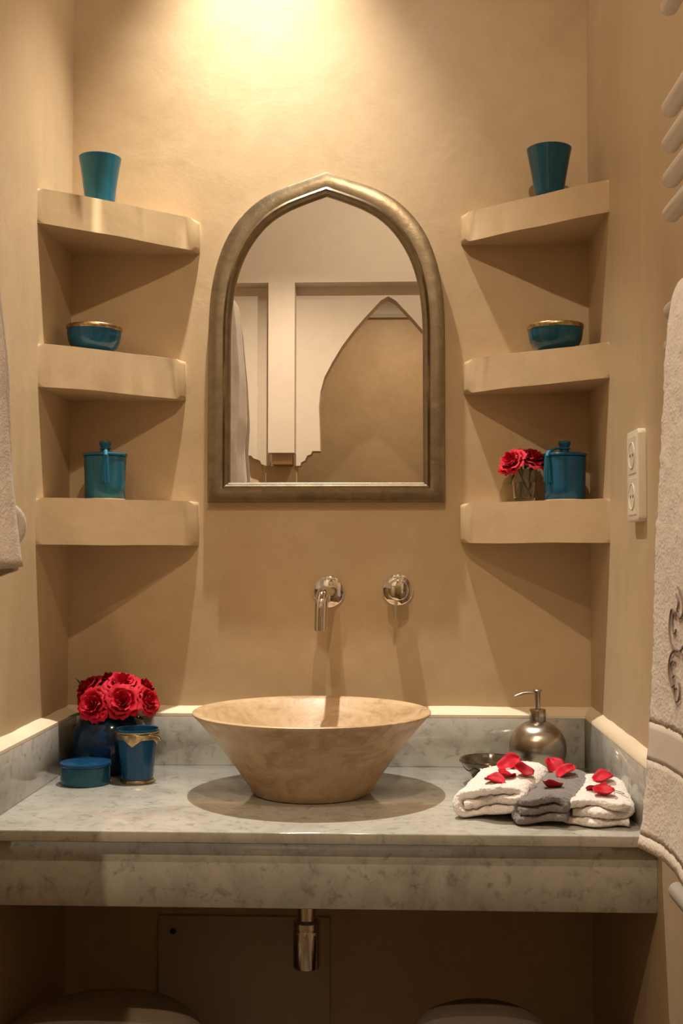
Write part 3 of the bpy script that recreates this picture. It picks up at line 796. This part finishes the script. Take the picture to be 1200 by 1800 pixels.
def towel_off(y, z):
    """waviness of the hanging front sheet"""
    s = max(0, min(1, (1.5-z)/.6))
    d = max(0, -1.03-y)
    return s*(.016*(1-math.exp(-d/.06)) + .006*math.sin(d*19+.4) - .0023) + .0012*noise.noise(Vector((y*30, z*30, 2)))
def towel_sheet(i0, i1, name, mat, parent, extra=0., rough=.0016):
    bm = bmesh.new(); NY = 90; rows = []
    for i in range(i0, i1+1):
        p = PR[i]; row = []
        tg = (PR[min(i+1, len(PR)-1)] - PR[max(i-1, 0)]).normalized(); nx, nz = tg.y, -tg.x   # outward normal towards -X on the front
        for j in range(NY+1):
            y = -1.03 - .46*j/NY
            x, z = p.x, p.y
            if i > 45: x += towel_off(y, z)
            nn = noise.noise(Vector((x*160, y*160, z*160)))*rough + noise.noise(Vector((x*420, y*420, z*420)))*rough*.6
            yy = y + (noise.noise(Vector((3, y*5, z*60)))*.0012 if j in (0, NY) else 0)
            row.append(bm.verts.new((x + nx*(nn+extra) - .46, yy + 1.25, z + nz*(nn+extra) - 1.53)))
        rows.append(row)
    for a, b in zip(rows, rows[1:]):
        for j in range(NY): bm.faces.new((a[j], a[j+1], b[j+1], b[j]))
    o = fin(bm, name, mat, parent, angle=180)
    md = o.modifiers.new('thickness', 'SOLIDIFY'); md.thickness = .0055; md.offset = 0
    return o
iz = lambda z: min(range(60, len(PR)), key=lambda i: abs(PR[i].y-z))
b0, b1 = iz(1.056), iz(1.012)
towel_sheet(0, b0, 'cloth', 'terry_white', bt)
towel_sheet(b0, b1, 'woven_band', 'woven_band', bt, 0, .0003)
towel_sheet(b1, iz(.928), 'lower_cloth', 'terry_white', bt)
towel_sheet(iz(.928), len(PR)-1, 'hem', 'terry_white', bt, 0, .0007)
# scroll embroidery standing a little proud of the front sheet
def on_towel(y, z):
    p = PR[iz(z)]; return (p.x + towel_off(y, z) - .0046 - .46, y+1.25, z-1.53)
bm = bmesh.new()
def scroll(pts, r=.0011):
    c = crom(pts, 26); tube(bm, [on_towel(p.x, p.y) for p in c], r, 8)
Y0 = -1.085
def sp_(cy, cz, r0, r1, a0, a1, n=12):
    return [(cy + (r0+(r1-r0)*i/n)*math.cos(a0+(a1-a0)*i/n), cz + (r0+(r1-r0)*i/n)*math.sin(a0+(a1-a0)*i/n)) for i in range(n+1)]
scroll([(-1.108, 1.176), (-1.092, 1.182), (-1.084, 1.172), (-1.083, 1.158), (-1.090, 1.146), (-1.105, 1.139), (-1.118, 1.140)])
scroll(sp_(-1.104, 1.164, .016, .004, 1.9, -2.6))
scroll([(-1.118, 1.140), (-1.100, 1.139), (-1.087, 1.131), (-1.081, 1.118), (-1.083, 1.106), (-1.092, 1.100), (-1.102, 1.104)])
scroll(sp_(-1.096, 1.116, .013, .004, 2.2, -2.4))
scroll(sp_(-1.108, 1.097, .015, .003, 2.4, 8.2))
scroll([(-1.110, 1.198), (-1.118, 1.190), (-1.112, 1.180), (-1.124, 1.174), (-1.135, 1.182), (-1.130, 1.198), (-1.116, 1.206)])
scroll([(-1.125, 1.140), (-1.145, 1.150), (-1.152, 1.168), (-1.145, 1.180)])
scroll([(-1.125, 1.140), (-1.148, 1.128), (-1.152, 1.108), (-1.14, 1.098)])
fin(bm, 'embroidery', 'embroidery', bt)

# ------------------------------------------------------------------ bathrobe on the left wall
hk = thing('wall_hook', 'small chrome hook on the left wall holding the bathrobe', 'hook', (XL, -1.26, 2.12))
tube_obj('arm', [(0, 0, 0), (.04, 0, -.004), (.058, 0, .004), (.062, 0, .02)], .006, 'chrome', hk, 14)
tube_obj('plate', [(0, 0, 0), (.006, 0, 0)], .018, 'chrome', hk, 24)
rb = thing('bathrobe', 'pale cotton bathrobe hanging on the left wall', 'bathrobe', (XL, -1.26, 1.22))
prof_r = [(2.11, .050, .050, .060), (2.08, .110, .085, .130), (2.03, .170, .110, .215), (1.93, .182, .125, .228), (1.77, .196, .170, .232), (1.65, .200, .255, .236), (1.57, .195, .335, .240), (1.45, .204, .360, .245), (1.34, .208, .366, .250), (1.28, .212, .369, .254), (1.216, .218, .371, .258)]
bm = bmesh.new(); rows = []
NZ, NA_ = 46, 72
PRR = [p for p in prof_r]
def rint(z):
    for a, b in zip(PRR, PRR[1:]):
        if a[0] >= z >= b[0]:
            f = (a[0]-z)/(a[0]-b[0]); f = f*f*(3-2*f)*.4 + f*.6
            return [a[k]+(b[k]-a[k])*f for k in (1, 2, 3)]
    return PRR[-1][1:]
for i in range(NZ+1):
    z = 2.11 + (1.216-2.11)*i/NZ; ox, yf, yn = rint(z); row = []; g = i/NZ
    for k in range(NA_+1):
        a = -PI/2 + PI*k/NA_                      # half loop from the near side to the far side
        s_, c_ = math.sin(a), math.cos(a)
        ry = yf if s_ > 0 else yn
        fold = 1 - .20*g*(.5+.5*math.sin(a*9 + 1.2 + z*1.5))**2 - .06*g*math.sin(a*19+z*4)
        x = .004 + 1.0*ox*(abs(c_)**.32)*(1 + (fold-1)*max(0, 1-abs(s_)**4*1.6))
        y = ry*math.copysign(abs(s_)**.36, s_)
        d = noise.noise_vector(Vector((x*9, y*9, z*5)))*.005*g
        row.append(bm.verts.new((max(.002, x+d.x), y+d.y*.5, z-1.22 + (.0 if i < NZ else .012*math.sin(a*3)))))
    rows.append(row)
for a, b in zip(rows, rows[1:]):
    for k in range(NA_): bm.faces.new((a[k], a[k+1], b[k+1], b[k]))
bm.faces.new(rows[0])
o = fin(bm, 'body', 'robe_cloth', rb, angle=180)
md = o.modifiers.new('thickness', 'SOLIDIFY'); md.thickness = .008; md.offset = -1
bm = bmesh.new()
tube(bm, bez((.12, -.10, .62), (.165, -.13, .45), (.170, -.17, .38), (.13, -.175, .24), 16), [.026, .030, .032, .034, .035, .035, .035, .035, .035, .035, .035, .035, .035, .035, .034, .034, .034], 22)
for v in bm.verts: v.co += noise.noise_vector(v.co*18)*.010
fin(bm, 'sleeve', 'robe_cloth', rb, angle=180)
bm = bmesh.new()
tube(bm, bez((.176, .325, .078), (.203, .330, .076), (.204, .330, .038), (.180, .325, .028), 12), .0065, 14)
fin(bm, 'belt_end', 'robe_cloth', rb)

# ------------------------------------------------------------------ ceiling downlights, two of them added fill lamps
for nm, lb in (('basin', 'recessed ceiling downlight over the basin'), ('room', 'recessed ceiling downlight in the middle of the room'), ('alcove', 'recessed ceiling downlight behind the pointed arch'), ('arcade_fill', 'added unseen fill downlight swivelled to brighten the rear wall'), ('entry_fill', 'added unseen fill downlight brightening the bath towel and robe')):
    x, y, z = LAMPS[nm][0]
    o = thing('ceiling_downlight', lb, 'lamp', (x, y, CEIL), group='recessed downlights')
    lathe_obj('ring', [(.030, 0), (.046, 0), (.046, -.003), (.043, -.006), (.032, -.005), (.030, -.002)], 'lamp_ring', o, 40)
    lathe_obj('bulb', [(0, -.001), (.029, -.001), (.029, -.0015), (0, -.0025)], 'bulb', o, 32)
